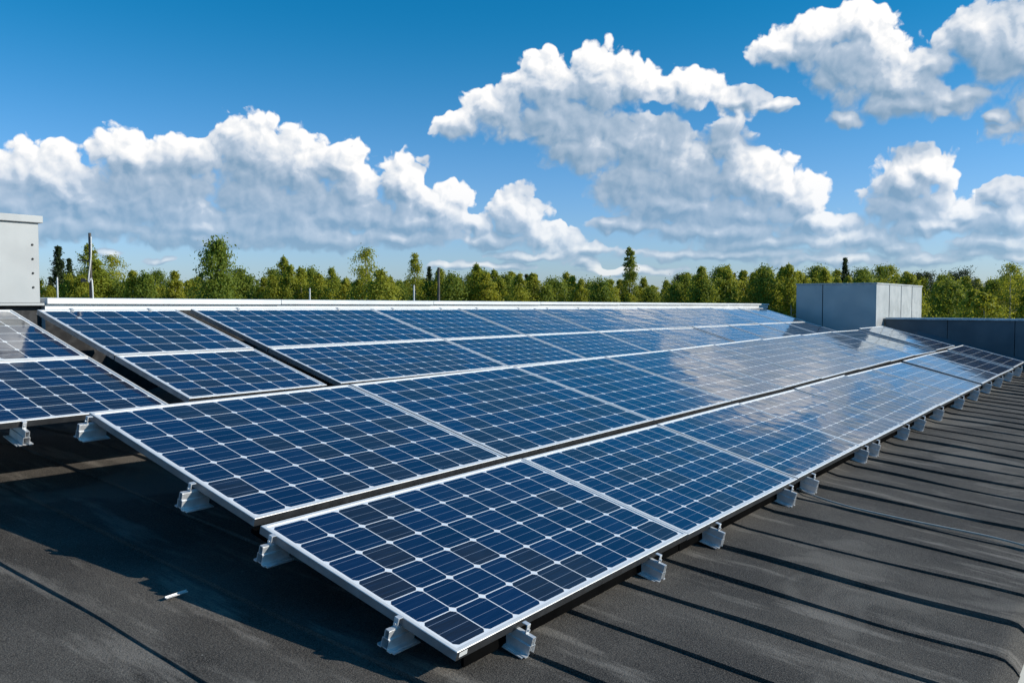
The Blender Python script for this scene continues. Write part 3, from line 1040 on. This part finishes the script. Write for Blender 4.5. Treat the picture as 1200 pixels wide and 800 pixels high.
def mast(px, py, dist, rad, mat, label, cap=None):
    t_ = px_ray(px, py, dist)
    r_ = thing('post', label, 'post')
    m2 = MB()
    m2.tube([(t_.x, t_.y, 0), (t_.x, t_.y, t_.z)], [rad * 1.3, rad], 10)
    m2.build('shaft', mat, r_)
    m2 = MB()
    m2.tube([(t_.x, t_.y, t_.z), (t_.x, t_.y, t_.z + rad * 1.2)], [rad * 1.25, rad * 0.9], 10)
    m2.build('cap', M_POST, r_)
mast(67, 325, 16, 0.015, M_WHITE_POST, 'thin pale post in front of the dark spruce at left')
mast(485, 334, 22, 0.018, M_WHITE_POST, 'short pale post before the trees, left of the dark one')
mast(514, 315, 22, 0.030, M_POST, 'tall dark post before the trees behind the middle of the array')
mast(363, 338, 26, 0.022, M_WHITE_POST, 'short pale post before the trees, well left of the other pale one')

# ---------------------------------------------------------------- trees
def crown_mesh(name, rng, hgt, wid, base, shape, n, leaf, clump, droop=0.0):
    """leaf-sized faces gathered in clumps on limbs through the crown's volume"""
    mb = MB()
    zc0 = base
    clumps = []
    pointed = shape in (shape_birch, shape_spruce, shape_column)
    lopsided = rng.uniform(-0.15, 0.15), rng.uniform(-0.15, 0.15)
    ncl = max(40, int(n / 45))
    for i in range(ncl):
        t_ = rng.random() ** 0.85
        z = zc0 + (hgt - zc0) * t_
        r = shape(t_) * wid * 0.5
        a = rng.uniform(0, 2 * math.pi)
        lump = 0.72 + 0.55 * mnoise.noise(Vector((math.cos(a) * 1.3, math.sin(a) * 1.3, t_ * 5.0 + rng.seed_off)))
        rr = r * lump * math.sqrt(rng.uniform(0.10, 1.0))
        clumps.append((math.cos(a) * rr + lopsided[0] * wid * t_ * 0.4, math.sin(a) * rr + lopsided[1] * wid * t_ * 0.4, z - droop * rr, rng.uniform(0.6, 1.3)))
    clumps.append((lopsided[0] * wid * 0.4, lopsided[1] * wid * 0.4, hgt - clump * 0.4, 0.7))
    for i in range(n):
        cx, cy, cz, cs = clumps[i % len(clumps)]
        g_ = clump * cs * 0.55 * max(0.45, min(1.0, (hgt - cz) / (0.14 * (hgt - base)))) if pointed else clump * cs * 0.55
        p = Vector((cx + rng.gauss(0, g_), cy + rng.gauss(0, g_), cz + rng.gauss(0, g_ * 0.75)))
        nn = Vector((p.x - lopsided[0], p.y - lopsided[1], 0)) / (0.3 * wid) + Vector((p.x - cx, p.y - cy, p.z - cz)) / (clump + 0.01) + Vector((0, 0, 0.45))
        nn = (nn.normalized() + Vector((rng.gauss(0, 0.5), rng.gauss(0, 0.5), rng.gauss(0, 0.5)))).normalized()
        d1 = Matrix.Rotation(rng.uniform(0, 6.28), 3, nn) @ nn.orthogonal().normalized()
        d2 = nn.cross(d1)
        s_ = leaf * rng.uniform(0.6, 1.3)
        mb.quad([p - d1 * s_, p + d2 * s_ * 0.55, p + d1 * s_, p - d2 * s_ * 0.55])
    return mb, clumps

class Rng(random.Random):
    seed_off = 0.0

def shape_birch(t_):      # slender, pointed
    return max(0.06, min(1.0, 0.55 + 1.3 * t_) * (1 - t_) ** 0.52)
def shape_round(t_):
    return math.sqrt(max(0.03, 1 - (2 * t_ - 0.95) ** 2))
def shape_spruce(t_):
    return max(0.05, (1 - t_) ** 0.9 * (0.80 + 0.20 * math.sin(t_ * 46)))
def shape_flat(t_):       # pine: bare below, broad on top
    return 0.45 + 0.6 * math.sin(math.pi * min(1, t_ * 0.95 + 0.08)) * (1 - 0.35 * t_)
def shape_column(t_):
    return max(0.06, math.sin(math.pi * (0.12 + 0.84 * t_)) ** 0.55)

PROTO = {}
def make_tree(kind, key, hgt, wid, base, shape, n, leaf, clump, lmat, bmat, seed, droop=0.0):
    rng = Rng(seed)
    rng.seed_off = seed * 3.7
    root = thing(kind, 'tree', 'tree')
    mb, clumps = crown_mesh('crown', rng, hgt, wid, base, shape, n, leaf, clump, droop)
    mb.build('crown', lmat, root)
    tk = MB()
    top = hgt * 0.97
    tp = [(0, 0, -0.3)]
    lx, ly = clumps[-1][0], clumps[-1][1]
    for k in range(1, 9):
        q = k / 8
        tp.append((lx * q * q + rng.uniform(-0.05, 0.05), ly * q * q + rng.uniform(-0.05, 0.05), top * q))
    r0 = 0.012 * hgt + 0.03
    tk.tube(tp, [r0 * (1.02 - 0.93 * k / 8) for k in range(9)], 8)
    for k in range(0, len(clumps) - 1, 3):
        cx, cy, cz, _ = clumps[k]
        zz = max(base * 0.8, cz - 0.25 * math.hypot(cx, cy) - 0.3)
        q = max(0.0, min(1.0, zz / top))
        a = Vector((lx * q * q, ly * q * q, zz))
        e = Vector((cx, cy, cz))
        mid = a.lerp(e, 0.55) + Vector((0, 0, -0.06))
        tk.tube([a, mid, e], [0.028 * (1.2 - q), 0.018 * (1.2 - q), 0.006], 5)
    tk.build('trunk', bmat, root)
    PROTO[key] = [root, hgt, False]
    return root

for i in range(5):
    make_tree('birch_tree', 'birch%d' % i, 11.0, 4.6 + 0.4 * i, 1.5, shape_birch, 13000, 0.085, 0.46, M_LEAF, M_BIRCH_BARK, 100 + i)
for i in range(3):
    make_tree('leafy_tree', 'leafy%d' % i, 11.0, 4.6 + 0.5 * i, 2.0, shape_round, 13000, 0.095, 0.60, M_LEAF_MID, M_BARK, 200 + i)
for i in range(3):
    make_tree('spruce_tree', 'spruce%d' % i, 12.0, 5.6 + 0.4 * i, 0.8, shape_spruce, 11000, 0.095, 0.32, M_NEEDLE, M_BARK, 300 + i, 0.25)
for i in range(2):
    make_tree('pine_tree', 'pine%d' % i, 13.0, 6.0 + i, 6.0, shape_flat, 8000, 0.095, 0.60, M_NEEDLE, M_BARK, 400 + i)
make_tree('airy_birch', 'airy0', 12.0, 5.2, 2.0, shape_round, 7500, 0.080, 0.46, M_LEAF, M_BIRCH_BARK, 501)
make_tree('airy_birch', 'airy1', 12.0, 4.4, 2.0, shape_birch, 7000, 0.080, 0.48, M_LEAF, M_BIRCH_BARK, 502)
make_tree('poplar_tree', 'poplar0', 13.0, 2.1, 1.2, shape_column, 10000, 0.080, 0.28, M_LEAF_MID, M_BARK, 601)

trng = random.Random(77)
def plant(key, px, ytop, dist, label, group=None, wide=1.0):
    """stands a tree on the ground so far off that its top reaches the given height above the roof line"""
    proto, h0, used = PROTO[key]
    t_ = px_ray(px, ytop, dist)
    k = t_.z / h0
    m3 = Matrix.Translation((t_.x, t_.y, 0)) @ Matrix.Rotation(trng.uniform(0, 6.28), 4, 'Z') @ Matrix.Diagonal((k * wide, k * wide, k, 1))
    if not used:
        PROTO[key][2] = True
        proto.matrix_world = m3
        o = proto
        o['label'] = label
        if group:
            o['group'] = group
    else:
        o = copy_thing(proto, m3, label, group)
    if not group and 'group' in o:
        del o['group']
    return o

# the ones that stand out
plant('spruce0', 70, 289, 70, 'dark spruce at far left beside the pale grey cabinet')
plant('spruce1', 84, 303, 74, 'smaller dark spruce half behind the dark spruce at far left')
plant('airy1', 102, 287, 62, 'airy birch right behind the antenna mast')
plant('birch1', 118, 306, 60, 'full green birch at the right of the antenna mast', None, 1.3)
plant('airy0', 130, 300, 66, 'thin topped birch to the right of the antenna mast')
plant('leafy0', 250, 286, 52, 'broad bushy green tree, tallest between the antenna and the birches', None, 0.85)
plant('airy0', 430, 292, 56, 'tall open birch with yellowish foot, left of the two posts', None, 0.85)
plant('airy1', 487, 298, 60, 'tall narrow birch just behind the short pale post', None, 0.8)
plant('birch2', 450, 318, 52, 'yellow green bush tree at the foot of the tall open birch', None, 1.15)
plant('birch3', 337, 303, 60, 'tall slim birch between the bushy tree and the open birch', None, 0.75)
plant('poplar0', 737, 290, 66, 'single columnar poplar rising far above the tree line')
plant('spruce2', 987, 302, 74, 'dark pointed spruce just left above the right cabinet', None, 0.8)
plant('leafy1', 960, 314, 80, 'rounded green tree left of the right cabinet', None, 1.1)
plant('pine0', 1010, 318, 86, 'dark flat pine top behind the right cabinet')
plant('airy0', 1044, 312, 64, 'light green tree rising behind the right cabinet', None, 0.9)
plant('pine1', 1085, 320, 84, 'dark broad pine right of the right cabinet')
plant('pine0', 1125, 318, 80, 'dark umbrella shaped pine over the right parapet', None, 1.1)
plant('leafy2', 1110, 334, 52, 'full green tree right above the right parapet coping', None, 1.0)
plant('birch0', 1140, 342, 46, 'small yellow green birch over the right parapet', None, 1.1)
plant('birch4', 1163, 344, 44, 'bright yellow green birch near the right picture edge', None, 1.2)
plant('airy0', 1185, 310, 58, 'tall dark topped open tree at the right picture edge', None, 1.0)
plant('leafy0', 1195, 326, 62, 'bushy tree at the right picture edge under the tall open one', None, 1.0)
plant('pine1', 800, 322, 92, 'dark wide pine crown behind the pale birches right of the poplar', None, 1.0)
plant('birch0', 822, 315, 58, 'pale green birch standing out right of the poplar', None, 0.9)
plant('birch1', 848, 317, 58, 'second pale green birch right of the poplar', None, 0.9)
plant('birch2', 893, 317, 60, 'pale green birch left of the right cabinet', None, 0.9)
# the forest edge
TOPS = [(-400, 318), (20, 322), (60, 325), (150, 325), (180, 322), (210, 326), (280, 325), (310, 320), (360, 322), (390, 326), (420, 322), (470, 326), (520, 324), (545, 322), (575, 320), (605, 322),
        (640, 326), (680, 329), (720, 334), (760, 336), (790, 332), (830, 322), (870, 322), (910, 320), (950, 318), (1000, 322), (1060, 326), (1120, 330), (1200, 328), (1600, 322)]
def top_at(x):
    for (a, ya), (b_, yb) in zip(TOPS[:-1], TOPS[1:]):
        if a <= x <= b_:
            return ya + (yb - ya) * (x - a) / (b_ - a)
    return 322
L_B = 'slim yellow green birch in the even forest edge beyond the roof'
L_F = 'rounded mid green tree filling the forest edge beyond the roof'
L_S = 'dark conifer rising in the back rows of the forest edge'
x = -330.0
while x < 1540:
    d = trng.uniform(56, 68)
    k = trng.random()
    yt = top_at(x) + trng.triangular(-13, 14, 4)
    if k < 0.75:
        plant('birch%d' % trng.randrange(5), x, yt, d, L_B, 'birches of the forest edge', trng.uniform(0.75, 1.05))
    else:
        plant('leafy%d' % trng.randrange(3), x, yt + 3, d, L_F, 'rounded trees of the forest edge', trng.uniform(0.7, 0.95))
    x += trng.uniform(9, 17)
x = -330.0
while x < 1540:
    d = trng.uniform(76, 96)
    k = trng.random()
    yt = top_at(x) + trng.triangular(-14, 12, 0)
    if k < 0.22:
        plant('spruce%d' % trng.randrange(3), x, yt, d, L_S, 'dark conifers behind the forest edge', trng.uniform(0.75, 1.0))
    elif k < 0.55:
        plant('leafy%d' % trng.randrange(3), x, yt + 2, d, L_F, 'rounded trees of the forest edge', trng.uniform(0.8, 1.1))
    else:
        plant('birch%d' % trng.randrange(5), x, yt + 1, d, L_B, 'birches of the forest edge', trng.uniform(0.9, 1.2))
    x += trng.uniform(13, 21)
